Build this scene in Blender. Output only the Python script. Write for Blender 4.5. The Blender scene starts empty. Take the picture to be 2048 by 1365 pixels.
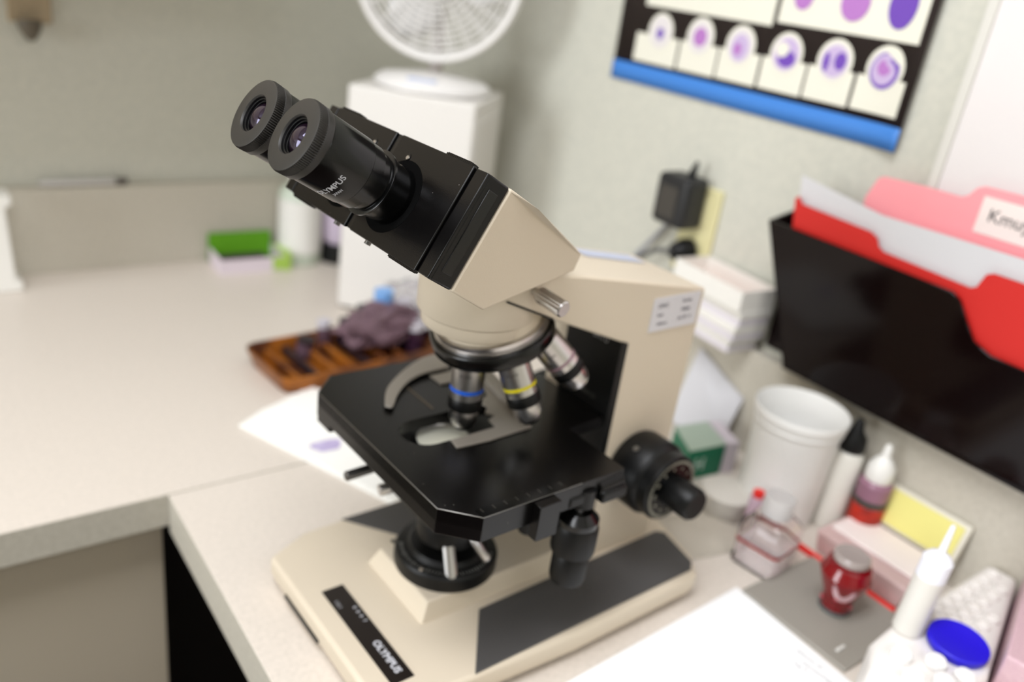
import bpy, bmesh, math, random
from mathutils import Matrix, Vector
random.seed(7)
sc = bpy.context.scene
PI = math.pi
MM = 0.001

# ------------------------------------------------------------------ camera, world, lights, exposure
def cam_matrix(a, b, c):
    return Matrix.Rotation(a, 4, 'Z') @ Matrix.Rotation(b, 4, 'X') @ Matrix.Rotation(c, 4, 'Z')
cd = bpy.data.cameras.new('camera'); cam = bpy.data.objects.new('camera', cd); sc.collection.objects.link(cam)
cam.matrix_world = Matrix.Translation((-0.3467, -0.4717, 0.513)) @ cam_matrix(-0.685075, 1.156053, 0.145034)
cd.sensor_width = 36; cd.lens = 1688.4 / 2048 * 36
cd.clip_start = 0.02; cd.clip_end = 30
cd.dof.use_dof = True; cd.dof.focus_distance = 0.485; cd.dof.aperture_fstop = 3.2
sc.camera = cam
w = bpy.data.worlds.new('world'); sc.world = w; w.use_nodes = True
w.node_tree.nodes['Background'].inputs[0].default_value = (1.0, 0.97, 0.92, 1)
w.node_tree.nodes['Background'].inputs[1].default_value = 0.35
def area(name, loc, size, power, col, rot=(0, 0, 0)):
    l = bpy.data.lights.new(name, 'AREA'); l.shape = 'RECTANGLE'; l.size, l.size_y = size; l.energy = power; l.color = col
    o = bpy.data.objects.new(name, l); o.location = loc; o.rotation_euler = rot; sc.collection.objects.link(o); return o
# fluorescent ceiling troffer of the room, then an added second one (ceiling 1.70 m above the worktop)
area('ceiling_lamp', (-0.75, -0.25, 1.66), (1.2, 0.6), 25, (0.93, 0.95, 1.0))
area('ceiling_lamp', (-0.5, -1.9, 1.66), (1.2, 0.6), 12, (0.93, 0.95, 1.0))  # unseen lamp, added to brighten the cabinet front
# added side light from the left, as if through an unseen window
area('added_side_light', (-2.7, 0.2, 0.65), (1.3, 1.0), 34, (0.90, 0.95, 1.0), (0, -math.pi / 2, 0))
sc.view_settings.view_transform = 'Standard'; sc.view_settings.look = 'None'
sc.view_settings.gamma = 1; sc.view_settings.exposure = 0.30
sc.view_settings.use_curve_mapping = False
sc.cycles.max_bounces = 14; sc.cycles.transmission_bounces = 14

# ------------------------------------------------------------------ materials
def srgb(c):
    return tuple(((v / 255) / 12.92 if v / 255 <= .04045 else ((v / 255 + .055) / 1.055) ** 2.4) for v in c)
MATS = {}
def mat(name, col, rough=.5, metal=0, bump=0, bscale=400, spec=.5, trans=0, ior=1.45, var=0, vscale=60, dust=0, coat=0, alpha=1, sss=0, col2=None):
    if name in MATS: return MATS[name]
    m = bpy.data.materials.new(name); m.use_nodes = True; nt = m.node_tree; b = nt.nodes['Principled BSDF']
    c = srgb(col) + (1,)
    b.inputs['Base Color'].default_value = c; b.inputs['Roughness'].default_value = rough
    b.inputs['Metallic'].default_value = metal; b.inputs['IOR'].default_value = ior
    b.inputs['Specular IOR Level'].default_value = spec
    b.inputs['Transmission Weight'].default_value = trans; b.inputs['Coat Weight'].default_value = coat
    b.inputs['Alpha'].default_value = alpha
    if sss: b.inputs['Subsurface Weight'].default_value = sss; b.inputs['Subsurface Scale'].default_value = .004
    tc = nt.nodes.new('ShaderNodeTexCoord')
    if bump:
        n = nt.nodes.new('ShaderNodeTexNoise'); n.inputs['Scale'].default_value = bscale; n.inputs['Detail'].default_value = 3
        bp = nt.nodes.new('ShaderNodeBump'); bp.inputs['Strength'].default_value = bump; bp.inputs['Distance'].default_value = .0006
        nt.links.new(tc.outputs['Object'], n.inputs['Vector']); nt.links.new(n.outputs['Fac'], bp.inputs['Height'])
        nt.links.new(bp.outputs['Normal'], b.inputs['Normal'])
    last = None
    if var or col2:
        n = nt.nodes.new('ShaderNodeTexNoise'); n.inputs['Scale'].default_value = vscale; n.inputs['Detail'].default_value = 4
        nt.links.new(tc.outputs['Object'], n.inputs['Vector'])
        r = nt.nodes.new('ShaderNodeMapRange'); r.inputs[1].default_value = .35; r.inputs[2].default_value = .65
        nt.links.new(n.outputs['Fac'], r.inputs[0])
        mx = nt.nodes.new('ShaderNodeMix'); mx.data_type = 'RGBA'
        mx.inputs[6].default_value = c
        mx.inputs[7].default_value = (srgb(col2) + (1,)) if col2 else tuple(v * (1 - var) for v in c[:3]) + (1,)
        nt.links.new(r.outputs[0], mx.inputs[0]); last = mx.outputs[2]
    if dust:
        v = nt.nodes.new('ShaderNodeTexVoronoi'); v.inputs['Scale'].default_value = 190
        nt.links.new(tc.outputs['Object'], v.inputs['Vector'])
        r = nt.nodes.new('ShaderNodeMath'); r.operation = 'LESS_THAN'; r.inputs[1].default_value = .045
        nt.links.new(v.outputs['Distance'], r.inputs[0])
        sp = nt.nodes.new('ShaderNodeSeparateColor'); nt.links.new(v.outputs['Color'], sp.inputs[0])
        g = nt.nodes.new('ShaderNodeMath'); g.operation = 'GREATER_THAN'; g.inputs[1].default_value = 1 - dust
        nt.links.new(sp.outputs[0], g.inputs[0])
        mu = nt.nodes.new('ShaderNodeMath'); mu.operation = 'MULTIPLY'
        nt.links.new(r.outputs[0], mu.inputs[0]); nt.links.new(g.outputs[0], mu.inputs[1])
        mx = nt.nodes.new('ShaderNodeMix'); mx.data_type = 'RGBA'; mx.inputs[7].default_value = (.4, .38, .34, 1)
        if last: nt.links.new(last, mx.inputs[6])
        else: mx.inputs[6].default_value = c
        nt.links.new(mu.outputs[0], mx.inputs[0]); last = mx.outputs[2]
    if last: nt.links.new(last, b.inputs['Base Color'])
    MATS[name] = m; return m

cream = mat('cream paint', (214, 201, 180), .42, bump=.12, bscale=900)
black = mat('black satin paint', (7, 6, 6), .25, spec=.36, bump=.10, bscale=1500, dust=.18)
blackm = mat('black matt', (9, 9, 9), .4, spec=.36, bump=.15, bscale=1500)
blackg = mat('black gloss', (6, 6, 6), .2)
rimblack = mat('eyecup black', (42, 40, 37), .45)
silver = mat('satin chrome', (205, 202, 200), .28, metal=1)
silverd = mat('dark steel', (120, 118, 114), .38, metal=1)
clipm = mat('grey metal clip', (158, 151, 142), .4, metal=.25)
padm = mat('grey vinyl pad', (74, 72, 71), .55, bump=.2, bscale=1500)
white = mat('white paint', (224, 220, 214), .4)
whitep = mat('white plastic', (240, 238, 232), .35)
paper = mat('white paper', (246, 246, 246), .8)
paperg = mat('shaded white paper', (200, 199, 202), .8)  # greyed copy of the white paper, shade put into its colour
ink = mat('black ink', (40, 38, 44), .7)
letter = mat('white lettering', (200, 200, 205), .5)
lensm = mat('coated lens', (24, 12, 22), .03, spec=1)
lensm.node_tree.nodes['Principled BSDF'].inputs['Specular Tint'].default_value = (.75, .7, 1, 1)
lam = mat('speckled laminate', (222, 212, 201), .38, col2=(212, 203, 192), vscale=240)
lame = mat('laminate edge', (200, 194, 180), .45, col2=(190, 184, 170), vscale=200)
wallm = mat('textured wallcovering', (205, 203, 190), .8, bump=.8, bscale=260, col2=(197, 196, 184), vscale=120)
cabm = mat('beige cabinet laminate', (192, 180, 160), .5)
darkm = mat('kneehole shade dark', (20, 13, 11), .8)
floorm = mat('brown floor', (70, 45, 38), .6, col2=(48, 30, 26), vscale=20)
clearp = mat('clear plastic', (255, 253, 254), .04, trans=1, ior=1.12, coat=.6)
frost = mat('frosted plastic', (238, 236, 234), .35, trans=.55, ior=1.25)
cloudy = mat('cloudy clear plastic', (236, 234, 236), .25, trans=.8, ior=1.2)
pinkp = mat('translucent pink plastic', (240, 206, 202), .3, trans=.35, ior=1.3)
redp = mat('red plastic', (224, 30, 22), .4)
yellow = mat('yellow foam', (228, 220, 134), .8)
bluep = mat('blue plastic lid', (30, 8, 205), .45)
amber = mat('amber brown plastic', (186, 112, 38), .3, trans=.25, ior=1.3, col2=(96, 54, 36), vscale=25)
purple = mat('purple stained glass', (70, 42, 62), .25, trans=.35, ior=1.3)
purpled = mat('dark purple stain', (42, 30, 36), .3)

# ------------------------------------------------------------------ mesh helpers (all lengths in mm)
def frame_from(axis):
    a = Vector(axis).normalized()
    e = Vector((0, 1, 0)) if abs(a.y) < .9 else Vector((1, 0, 0))
    x = e.cross(a).normalized(); y = a.cross(x)
    return x, y, a
class B:
    def __init__(s): s.bm = bmesh.new()
    def _f(s, vs, mi, smooth=False):
        try: f = s.bm.faces.new(vs)
        except ValueError: return
        f.material_index = mi; f.smooth = smooth
    def poly(s, pts, mi=0):
        s._f([s.bm.verts.new(Vector(p) * MM) for p in pts], mi); return s
    def loft(s, rings, mi=0, cap=True, closed=True):
        R = [[s.bm.verts.new(Vector(p) * MM) for p in r] for r in rings]
        for a, b in zip(R, R[1:]):
            n = len(a)
            for i in range(n if closed else n - 1):
                j = (i + 1) % n
                s._f([a[i], a[j], b[j], b[i]], mi)
        if cap:
            s._f(list(reversed(R[0])), mi); s._f(R[-1], mi)
        return s
    def prism(s, pts, d, mi=0):
        d = Vector(d); s.loft([[Vector(p) for p in pts], [Vector(p) + d for p in pts]], mi); return s
    def box(s, lo, hi, mi=0):
        x0, y0, z0 = lo; x1, y1, z1 = hi
        return s.prism([(x0, y0, z0), (x1, y0, z0), (x1, y1, z0), (x0, y1, z0)], (0, 0, z1 - z0), mi)
    def obox(s, c, ax, ay, az, mi=0):   # centre and half-axis vectors
        c, ax, ay, az = map(Vector, (c, ax, ay, az))
        return s.prism([c - ax - ay - az, c + ax - ay - az, c + ax + ay - az, c - ax + ay - az], az * 2, mi)
    def lathe(s, prof, o=(0, 0, 0), axis=(0, 0, 1), seg=48, mi=0, teeth=None, cap=True):
        x, y, a = frame_from(axis); o = Vector(o); rings = []
        for i, (r, h) in enumerate(prof):
            ring = []
            for k in range(seg):
                rr = r
                if teeth and i in teeth and k % 2: rr = r - teeth[i]
                t = 2 * PI * k / seg
                ring.append(o + a * h + (x * math.cos(t) + y * math.sin(t)) * rr)
            rings.append(ring)
        return s.loft(rings, mi, cap)
    def tube(s, pts, r, mi=0, seg=10):
        P = [Vector(p) for p in pts]; rings = []
        rr = r if isinstance(r, (list, tuple)) else [r] * len(P)
        x = None
        for i, p in enumerate(P):
            t = (P[min(i + 1, len(P) - 1)] - P[max(i - 1, 0)]).normalized()
            if x is None: x = frame_from(t)[0]
            x = (x - t * x.dot(t)).normalized(); y = t.cross(x)
            rings.append([p + (x * math.cos(2 * PI * k / seg) + y * math.sin(2 * PI * k / seg)) * rr[i] for k in range(seg)])
        return s.loft(rings, mi)
    def mesh(s, me, M, mi=0):
        n0 = len(s.bm.faces); v0 = len(s.bm.verts)
        s.bm.from_mesh(me); s.bm.verts.ensure_lookup_table(); s.bm.faces.ensure_lookup_table()
        for v in list(s.bm.verts)[v0:]: v.co = Vector(M(v.co)) * MM
        for f in list(s.bm.faces)[n0:]: f.material_index = mi
        return s
    def done(s, name, mats, parent=None, bevel=0, seg=2, loc=(0, 0, 0), rot=(0, 0, 0), ang=35, weld=True):
        me = bpy.data.meshes.new(name)
        if weld: bmesh.ops.remove_doubles(s.bm, verts=s.bm.verts, dist=1e-6)
        bmesh.ops.recalc_face_normals(s.bm, faces=s.bm.faces)
        s.bm.to_mesh(me); s.bm.free()
        for m in (mats if isinstance(mats, (list, tuple)) else [mats]): me.materials.append(m)
        me.polygons.foreach_set('use_smooth', [True] * len(me.polygons)); me.set_sharp_from_angle(angle=math.radians(ang))
        o = bpy.data.objects.new(name, me); sc.collection.objects.link(o)
        o.location = Vector(loc) * MM; o.rotation_euler = rot
        if parent: o.parent = parent
        if bevel:
            b = o.modifiers.new('bevel', 'BEVEL'); b.width = bevel * MM; b.segments = seg; b.limit_method = 'ANGLE'; b.angle_limit = math.radians(40)
        return o
def text_mesh(s, size=1, ext=.02, align='CENTER', bold=0):
    cu = bpy.data.curves.new('t', 'FONT'); cu.body = s; cu.size = size; cu.extrude = ext; cu.align_x = align; cu.align_y = 'CENTER'; cu.offset = bold
    cu.resolution_u = 3
    o = bpy.data.objects.new('t', cu); sc.collection.objects.link(o)
    dg = bpy.context.evaluated_depsgraph_get(); me = bpy.data.meshes.new_from_object(o.evaluated_get(dg))
    bpy.data.objects.remove(o); bpy.data.curves.remove(cu); return me
def flat(o, ex, ey):      # text plane -> 3D
    o, ex, ey = Vector(o), Vector(ex).normalized(), Vector(ey).normalized(); ez = ex.cross(ey)
    return lambda c: o + ex * c.x + ey * c.y + ez * c.z
def empty(name, loc=(0, 0, 0), rz=0):
    o = bpy.data.objects.new(name, None); o.empty_display_size = .02; sc.collection.objects.link(o)
    o.location = Vector(loc) * MM; o.rotation_euler = (0, 0, rz); return o
def tag(o, label, cat, group=None, kind=None):
    o['label'] = label; o['category'] = cat
    if group: o['group'] = group
    if kind: o['kind'] = kind
    return o
def struct(o): o['kind'] = 'structure'; return o

# ------------------------------------------------------------------ the room
WX, WY = 494, 899      # right wall plane, back wall plane
struct(B().box((WX, -2600, -900), (WX + 100, WY + 100, 1700)).done('wall_right', wallm))
struct(B().box((-2800, WY, -900), (WX, WY + 100, 1700)).done('wall_back', wallm))
struct(B().box((-2900, -2600, -900), (-2800, WY + 100, 1700)).done('wall_left', wallm))
struct(B().box((-2900, -2700, -900), (WX + 100, -2600, 1700)).done('wall_front', wallm))
struct(B().box((-2900, -2700, -1000), (WX + 100, WY + 100, -900)).done('floor', floorm))
struct(B().box((-2900, -2700, 1700), (WX + 100, WY + 100, 1800)).done('ceiling', white))

wf = struct(B().box((-2800, -330, -30), (-2770, -300, 1330)).box((-2800, 700, -30), (-2770, 730, 1330)).box((-2800, -300, -30), (-2770, 700, 0)).box((-2800, -300, 1300), (-2770, 700, 1330)).box((-2795, 190, 0), (-2775, 210, 1300)).done('added_window_1', white))  # unseen window frame, added around the side light
# worktops: the long one along the back wall, the near one along the right wall, butted at y=248
wt = B().box((-2700, 249, -38), (WX, WY, 0), 0).done('worktop', [lam, lame], bevel=1.2)
for p in wt.data.polygons:
    if p.normal.y < -.9 or p.normal.x < -.9: p.material_index = 1
tag(wt, 'speckled beige laminate worktop running along the back wall into the corner', 'countertop')
wn = B().box((-160, -2500, -44), (WX, 247.6, 0), 0).done('worktop', [lam, lame], bevel=1.2)
for p in wn.data.polygons:
    if p.normal.y < -.9 or p.normal.x < -.9: p.material_index = 1
tag(wn, 'speckled beige laminate worktop carrying the microscope, along the right wall', 'countertop')
tag(B().box((-2700, 880, 0), (475, WY, 130)).done('backsplash', lame, bevel=1), 'beige laminate backsplash strip along the back wall', 'backsplash')
tag(B().box((475, -2500, 0), (WX, WY, 130)).done('backsplash', lame, bevel=1), 'beige laminate backsplash strip along the right wall under the poster', 'backsplash')
cab = empty('base_cabinet', (-160, 275, -900)); tag(cab, 'beige base cabinet under the worktop on the left of the dark kneehole', 'cabinet')
B().box((-1400, 4, 0), (0, 600, 862)).done('body', cabm, cab)
B().box((-1390, 0, 60), (0, 3.5, 858)).done('door', cabm, cab, bevel=1)
tag(B().box((-159, 600, -900), (WX, 620, -44)).done('kneehole_shade_panel', darkm), 'near black panel standing in for the kneehole shade under the worktop', 'panel')  # near black colour stands in for the shade in the kneehole
# small blue thing standing in front of the cabinet, only its top corner in view
tag(B().lathe([(20, 0), (28, 2), (30, 380), (33, 382), (33, 388), (28, 388), (26, 6)], seg=32).done('waste_bin', mat('navy plastic', (30, 52, 110), .4), loc=(-372, 205, -900 + 329)), 'navy blue container just showing at the bottom left edge', 'bin')
bpy.data.objects['waste_bin'].location = Vector((-372, 205, -900)) * MM
bpy.data.objects['waste_bin'].scale = (1.6, 1.6, 1.8)

# white board with clear edging on the right wall
wb = empty('whiteboard', (WX - .5, -60, 300)); tag(wb, 'white board with clear plastic edging on the right wall beside the poster', 'whiteboard')
B().box((-6, -760, 0), (0, -8, 700)).done('board', mat('board white', (226, 220, 218), .45), wb)
B().box((-9, -8, 0), (0, 2, 700)).done('edging', mat('pale edging', (214, 211, 203), .3), wb, bevel=.8)
tb = B(); tb.mesh(text_mesh('k', 14), flat((-6.3, -78, 150), (0, -1, 0), (0, 0, 1))); tb.done('writing', ink, wb)

# poster: black sheet, blue band along the bottom, cards of blood cells
po = empty('wall_poster', (WX, 0, 0)); tag(po, 'black wall poster with cream cell cards and a blue bottom band', 'poster')
def poster_x(y, z):      # the lower right corner curls off the wall
    return -1.2 - 7 * max(0, (40 - y) / 55) ** 2
def psheet(y0, y1, z0, z1, off, mi, b, ny=24, nz=10):
    for i in range(ny):
        for j in range(nz):
            ya, yb = y0 + (y1 - y0) * i / ny, y0 + (y1 - y0) * (i + 1) / ny
            za, zb = z0 + (z1 - z0) * j / nz, z0 + (z1 - z0) * (j + 1) / nz
            b.poly([(poster_x(*q) - off, *q) for q in ((ya, za), (ya, zb), (yb, zb), (yb, za))], mi)
pr_black = mat('poster black ink', (38, 28, 26), .45); pr_blue = mat('poster blue ink', (66, 128, 206), .45)
pr_cream = mat('poster cream ink', (232, 229, 214), .5)
b = B(); psheet(-14, 425, 392, 960, 0, 0, b, 60, 2); psheet(-14, 425, 392, 416, .8, 1, b, 60, 1)
o = b.done('sheet', [pr_black, pr_blue], po); sm = o.modifiers.new('thick', 'SOLIDIFY'); sm.thickness = .0004; sm.offset = 1
cell1 = mat('cell violet', (110, 70, 175), .5); cell2 = mat('cell lilac', (196, 176, 212), .5); cell3 = mat('cell magenta', (178, 118, 190), .5)
def pdisc(b, cy, cz, ry, rz, off, mi, seg=28):
    b.poly([(poster_x(cy + ry * math.cos(2 * PI * k / seg), cz + rz * math.sin(2 * PI * k / seg)) - off, cy + ry * math.cos(2 * PI * k / seg), cz + rz * math.sin(2 * PI * k / seg)) for k in range(seg)], mi)
def card(y0, y1, z0, z1, hd, cells):
    b = B(); psheet(y0, y1, z0, z1, .8, 0, b, 8, 1)
    if hd: pdisc(b, hd[0], hd[1], 22, 23, 1.1, 0); pdisc(b, hd[0], hd[1], 18.5, 19.5, 1.25, 1)
    for k, (cy, cz, ry, rz, mi) in enumerate(cells): pdisc(b, cy, cz, ry, rz, 1.45 + .15 * k, mi)
    return b.done('card', [pr_cream, mat('card wash', (222, 216, 216), .5), cell2, cell1, cell3], po)
hc = [(346, 461), (278, 464), (214, 463), (148, 464), (85, 466), (25, 468)]
ed_ = [(388, 312), (308, 246), (243, 182), (178, 118), (115, 58), (54, -3)]
for i, ((h, z), (ya, yb)) in enumerate(zip(hc, ed_)):
    cells = [[(h, z - 2, 6, 7, 3)], [(h, z, 11, 11, 4)], [(h, z - 2, 13, 15, 2), (h + 3, z - 4, 6, 7, 4)],
             [(h, z, 17, 17, 2), (h - 2, z - 5, 12, 9, 3), (h + 6, z + 4, 9, 8, 0)], [(h, z, 16, 16, 2), (h + 10, z - 2, 4, 10, 3), (h - 7, z + 1, 7, 9, 3)],
             [(h, z - 2, 17, 18, 3), (h + 1, z - 1, 14, 15, 2), (h + 1, z + 1, 8, 8, 4)]][i]
    card(yb, ya, 421 + i * .6, 456 + i * .6, (h, z), cells)
card(177, 381, 490, 600, None, [(330, 524, 10, 9, 3)])
card(-4, 171, 495, 600, None, [(143, 524, 12, 13, 4), (79, 525, 17, 18, 4), (25, 529, 16, 23, 3)])

# wall socket, power adapter and cords
so = empty('wall_socket', (WX, 215, 236)); tag(so, 'ivory wall socket plate behind the black power adapter', 'socket')
ivory = mat('ivory plastic', (216, 208, 160), .4)
B().box((-6, -29, -58), (0, 29, 58)).done('cover_plate', ivory, so, bevel=2)
B().box((-8, -17, -45), (-6, 17, -8)).box((-8, -17, 8), (-6, 17, 45)).done('outlet_face', ivory, so, bevel=1)
ad = empty('power_adapter', (WX - 8, 232, 273)); tag(ad, 'black square power adapter plugged into the wall socket', 'adapter')
B().box((-40, -27, -32), (0, 27, 32)).done('body', mat('adapter black', (34, 34, 35), .45), ad, bevel=7, seg=4)
B().poly([(-40.5, 18, -22), (-40.5, 18, 18), (-40.5, -12, 18), (-40.5, -12, -22)]).done('label', mat('adapter label', (64, 60, 54), .6), ad)
b = B().lathe([(7, 0), (5, 8), (3, 20), (2, 24)], o=(-16, -6, 28), axis=(0, -.25, 1), seg=16); b.done('strain_relief', blackm, ad)
b = B().tube([(0, 22, -34), (-4, 40, -60), (-12, 66, -100), (-30, 90, -150), (-60, 100, -220)], 3.4, seg=8)
b.done('cord', mat('grey cord', (148, 148, 152), .5), ad)
pl = empty('power_plug', (WX - 8, 212, 212)); tag(pl, 'black angled plug with its cord in the lower outlet of the wall socket', 'plug')
B().lathe([(10, 0), (15, 3), (16, 14), (11, 28), (7, 32)], axis=(-1, .2, -.1), seg=20).done('plug_body', blackm, pl)
B().tube([(-26, 2, -2), (-34, 26, -6), (-36, 52, -22), (-40, 80, -60), (-60, 100, -200)], 3.2, seg=8).done('cord', mat('dark grey cord', (92, 92, 92), .5), pl)

# wall file holder with folders
fh = empty('wall_file_holder', (WX, 60, 130)); tag(fh, 'glossy black wall file holder above the worktop, full of folders', 'file holder')
smoke = mat('smoked black acrylic', (14, 5, 5), .12, spec=.3)
# front panel with scooped finger notch, leaning outward to the top
def hf(y, z): return -54 + (165 - z) * .09     # local x of the front panel at height z
prof = [(-18, 12), (18, 166)]
top = [(18, 167), (-100, 165), (-196, 163), (-205, 158), (-216, 142), (-228, 126), (-246, 119), (-300, 118), (-330, 126), (-344, 142), (-352, 158), (-362, 163), (-430, 162)]
fr = [(-430, 14), (-30, 12)] + top
fr = [(-40, 12)] + top + [(-415, 14)]
B().prism([(hf(y, z), y, z) for y, z in fr], (3, 0, 0)).done('front_panel', smoke, fh, bevel=.8)
B().prism([(hf(0, 12), -40, 12), (hf(0, 166), 18, 166), (-1, 18, 178), (-1, -40, 12)], (0, -3, 0)).done('side_panel', smoke, fh)
B().box((-40, -415, 8), (-1, -40, 12)).done('bottom_panel', smoke, fh)
B().box((-4, -430, 8), (-1, 12, 190)).done('back_panel', smoke, fh)
def sheet(name, x, pts, m, lab, cat, th=.8, lean=0, z0=130, group=None):
    o = B().prism([(x + lean * (z - z0), y, z) for y, z in pts], (th, 0, 0)).done(name, m)
    return tag(o, lab, cat, group)
red = mat('red card', (206, 38, 32), .5); pinkm = mat('pink card', (250, 160, 166), .6)
rf = sheet('file_folder', 445.5, [(12, 150), (50, 296), (54, 327), (50, 331), (44, 324), (-40, 320), (-48, 316), (-52, 308), (-58, 305), (-148, 301), (-153, 304), (-158, 318), (-164, 321), (-330, 321), (-330, 150)], red, 'red file folder in the front of the wall file holder', 'folder', lean=-.11, z0=296)
for k, nm in enumerate(('frontmost', 'second', 'third', 'rearmost')):
    ys = 46 - k * 4; top = 350 - k * 4
    sheet('paper_sheet', 451 + k * 3.4, [(ys - 34, 150), (ys + 4, 300), (ys + 10 - k, top + 2), (ys - 90, top - 12 + k * 2), (-330, top - 8), (-330, 150)], paperg if k % 2 else mat('shaded pale sheet', (212, 211, 213), .8), nm + ' of the white sheets between the red and the pink folder', 'paper', .4, lean=-.085, z0=296, group='loose sheets in the file holder')  # greyed colours carry the shading of the white sheets
pf = empty('file_folder', (476, 0, 0)); tag(pf, 'pink file folder with a white name label on its tab', 'folder')
B().prism([(0, y, z) for y, z in [(-20, 150), (-8, 300), (-4, 344), (-12, 366), (-18, 369), (-60, 371), (-98, 371), (-104, 374), (-110, 383), (-116, 386), (-330, 390), (-330, 150)]], (.8, 0, 0)).done('folder_card', pinkm, pf)
b = B().box((-.7, -220, 344), (-.2, -119, 378), 0)
b.mesh(text_mesh('Kmuyh', 17), flat((-1, -152, 362), (0, -1, 0), (0, 0, 1)), 1); b.done('name_label', [mat('label white', (240, 226, 220), .6), ink], pf)

# ------------------------------------------------------------------ back corner: instrument box with desk fan
ib = empty('instrument_box', (197, 629, 0), math.radians(-48.5)); tag(ib, 'tall white metal box standing in the corner under the fan', 'box')
B().box((0, 0, 4), (184, 168, 336)).done('housing', white, ib, bevel=4, seg=3)
B().box((182, 12, 30), (186, 156, 310)).done('side_door', mat('grey white panel', (216, 212, 206), .5), ib, bevel=2)
for x, y in ((14, 14), (170, 14), (14, 154), (170, 154)): B().lathe([(9, 0), (9, 4)], o=(x, y, 0), seg=16).done('foot', blackm, ib)
fn = empty('desk_fan', (322, 612, 336), math.radians(-48.5 + 5)); tag(fn, 'white desk fan standing on the tall white box', 'fan')
B().lathe([(78, 0), (84, 3), (84, 9), (74, 16), (40, 21), (20, 24)], seg=64).done('foot_dish', mat('fan white', (236, 233, 230), .35), fn)
B().box((-22, -70, 14), (18, -50, 19)).done('switch', mat('pale blue switch', (190, 200, 226), .4), fn, bevel=1)
B().tube([(0, 12, 20), (0, 14, 60), (0, 18, 110)], [10, 8, 8], seg=16).done('neck', mat('fan grey', (200, 190, 186), .4), fn)
B().lathe([(26, 0), (34, 8), (34, 50), (22, 66)], o=(0, 0, 150), axis=(0, 1, .05), seg=32).done('motor_housing', mat('fan white', (236, 233, 230), .35), fn)
FZ = 158; R = 113
wire = mat('fan wire', (235, 232, 228), .35)
def ring(b, r, y, w, mi=0, seg=72):
    pts = [(r * math.cos(2 * PI * k / seg), y, FZ + r * math.sin(2 * PI * k / seg)) for k in range(seg + 1)]; b.tube(pts, w, mi, 6)
for side, nm in ((-1, 'front_grille'), (1, 'rear_grille')):
    b = B()
    for r in range(18, 108, 8): ring(b, r, -22 + side * (26 - 16 * (r / R) ** 2), 1.1, seg=56)
    for k in range(24):
        a = 2 * PI * k / 24; b.tube([(q * R * math.cos(a), -22 + side * (26 - 16 * q * q), FZ + q * R * math.sin(a)) for q in (.12, .4, .7, 1)], 1.1, seg=5)
    ring(b, R, -22 + side * 8, 5.5)
    b.lathe([(15, 0), (15, 3)], o=(0, -22 + side * 26, FZ), axis=(0, side, 0), seg=24)
    b.done(nm, wire, fn)
ring_b = B(); ring_b.loft([[(rr * math.cos(2 * PI * k / 64), y, FZ + rr * math.sin(2 * PI * k / 64)) for k in range(64)] for rr, y in ((R + 1, -32), (R + 3, -30), (R + 3, -14), (R + 1, -12))], 0, cap=False)
ring_b.done('guard_band', wire, fn)
for k in range(3):
    b = B(); a0 = 2 * PI * k / 3
    rows = []
    for i in range(9):
        q = 16 + 84 * i / 8; sp = .55 * math.sin(PI * min(1, i / 8 * .8 + .2)) + .1
        rows.append([(q * math.cos(a0 + sp * s), -22 + 11 * s, FZ + q * math.sin(a0 + sp * s)) for s in (-1, -.5, 0, .5, 1)])
    b.loft(rows, 0, cap=False, closed=False); o = b.done('blade', mat('fan blade', (225, 224, 222), .25), fn)
    sm = o.modifiers.new('t', 'SOLIDIFY'); sm.thickness = .0015
B().lathe([(16, 0), (16, 18), (10, 24)], o=(0, -14, FZ), axis=(0, -1, 0), seg=24).done('hub', wire, fn)

# wall cabinet out of view, added to shade the back wall below it
wcab = empty('shading_wall_cabinet', (-2600, WY, 520)); tag(wcab, 'unseen beige wall cabinet added above the back worktop to shade the wall', 'cabinet')
B().box((0, -315, 0), (2690, 0, 700)).done('body', cabm, wcab)
for k in range(5): B().box((4 + k * 538, -334, 2), (534 + k * 538, -316, 696)).done('door', cabm, wcab, bevel=1.5)
# objects along the back wall
tag(B().prism([(0, 0, 0), (30, 0, 0), (30, 0, 14), (22, 0, 18), (18, 0, 122), (26, 0, 126), (26, 0, 140), (-8, 0, 140), (-8, 0, 0)], (0, 40, 0)).done('tube_stand', whitep, loc=(-228, 815, 0), bevel=2), 'white upright plastic stand at the left end by the backsplash', 'stand')
pen = empty('pen', (-158, 886, 136)); tag(pen, 'grey pen lying on the backsplash ledge of the back wall', 'pen')
B().lathe([(2, 0), (4.5, 8), (4.5, 104)], axis=(1, 0, 0), seg=16).done('pen_barrel', mat('grey clear barrel', (196, 192, 188), .3), pen)
B().lathe([(5, 104), (5.4, 118), (4, 122)], axis=(1, 0, 0), seg=16).done('pen_cap', mat('grey cap', (96, 90, 84), .4), pen)
hk = empty('wall_hook', (-150, WY, 350)); tag(hk, 'tan and grey wall hook at the top left of the back wall', 'hook')
B().box((-24, -6, 6), (30, 0, 60)).done('mounting_plate', mat('tan plastic', (170, 152, 124), .5), hk, bevel=2)
B().lathe([(16, 0), (14, 10), (9, 20), (4, 26)], o=(0, -14, 10), axis=(0, -.2, -1), seg=20).done('hook_end', mat('grey brown rubber', (96, 88, 74), .5), hk)
gb = empty('cardboard_box', (78, 805, 0), math.radians(-2)); tag(gb, 'small open white box with a bright green back panel by the backsplash', 'box')
gcard = mat('lilac white card', (222, 210, 218), .5); gg = mat('green card', (92, 158, 12), .5)
B().box((0, 0, 0), (104, 66, 2)).box((0, 0, 2), (104, 1.5, 24)).box((0, 1.5, 2), (1.5, 64, 26)).box((102.5, 1.5, 2), (104, 64, 26)).done('tray', gcard, gb)
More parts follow.
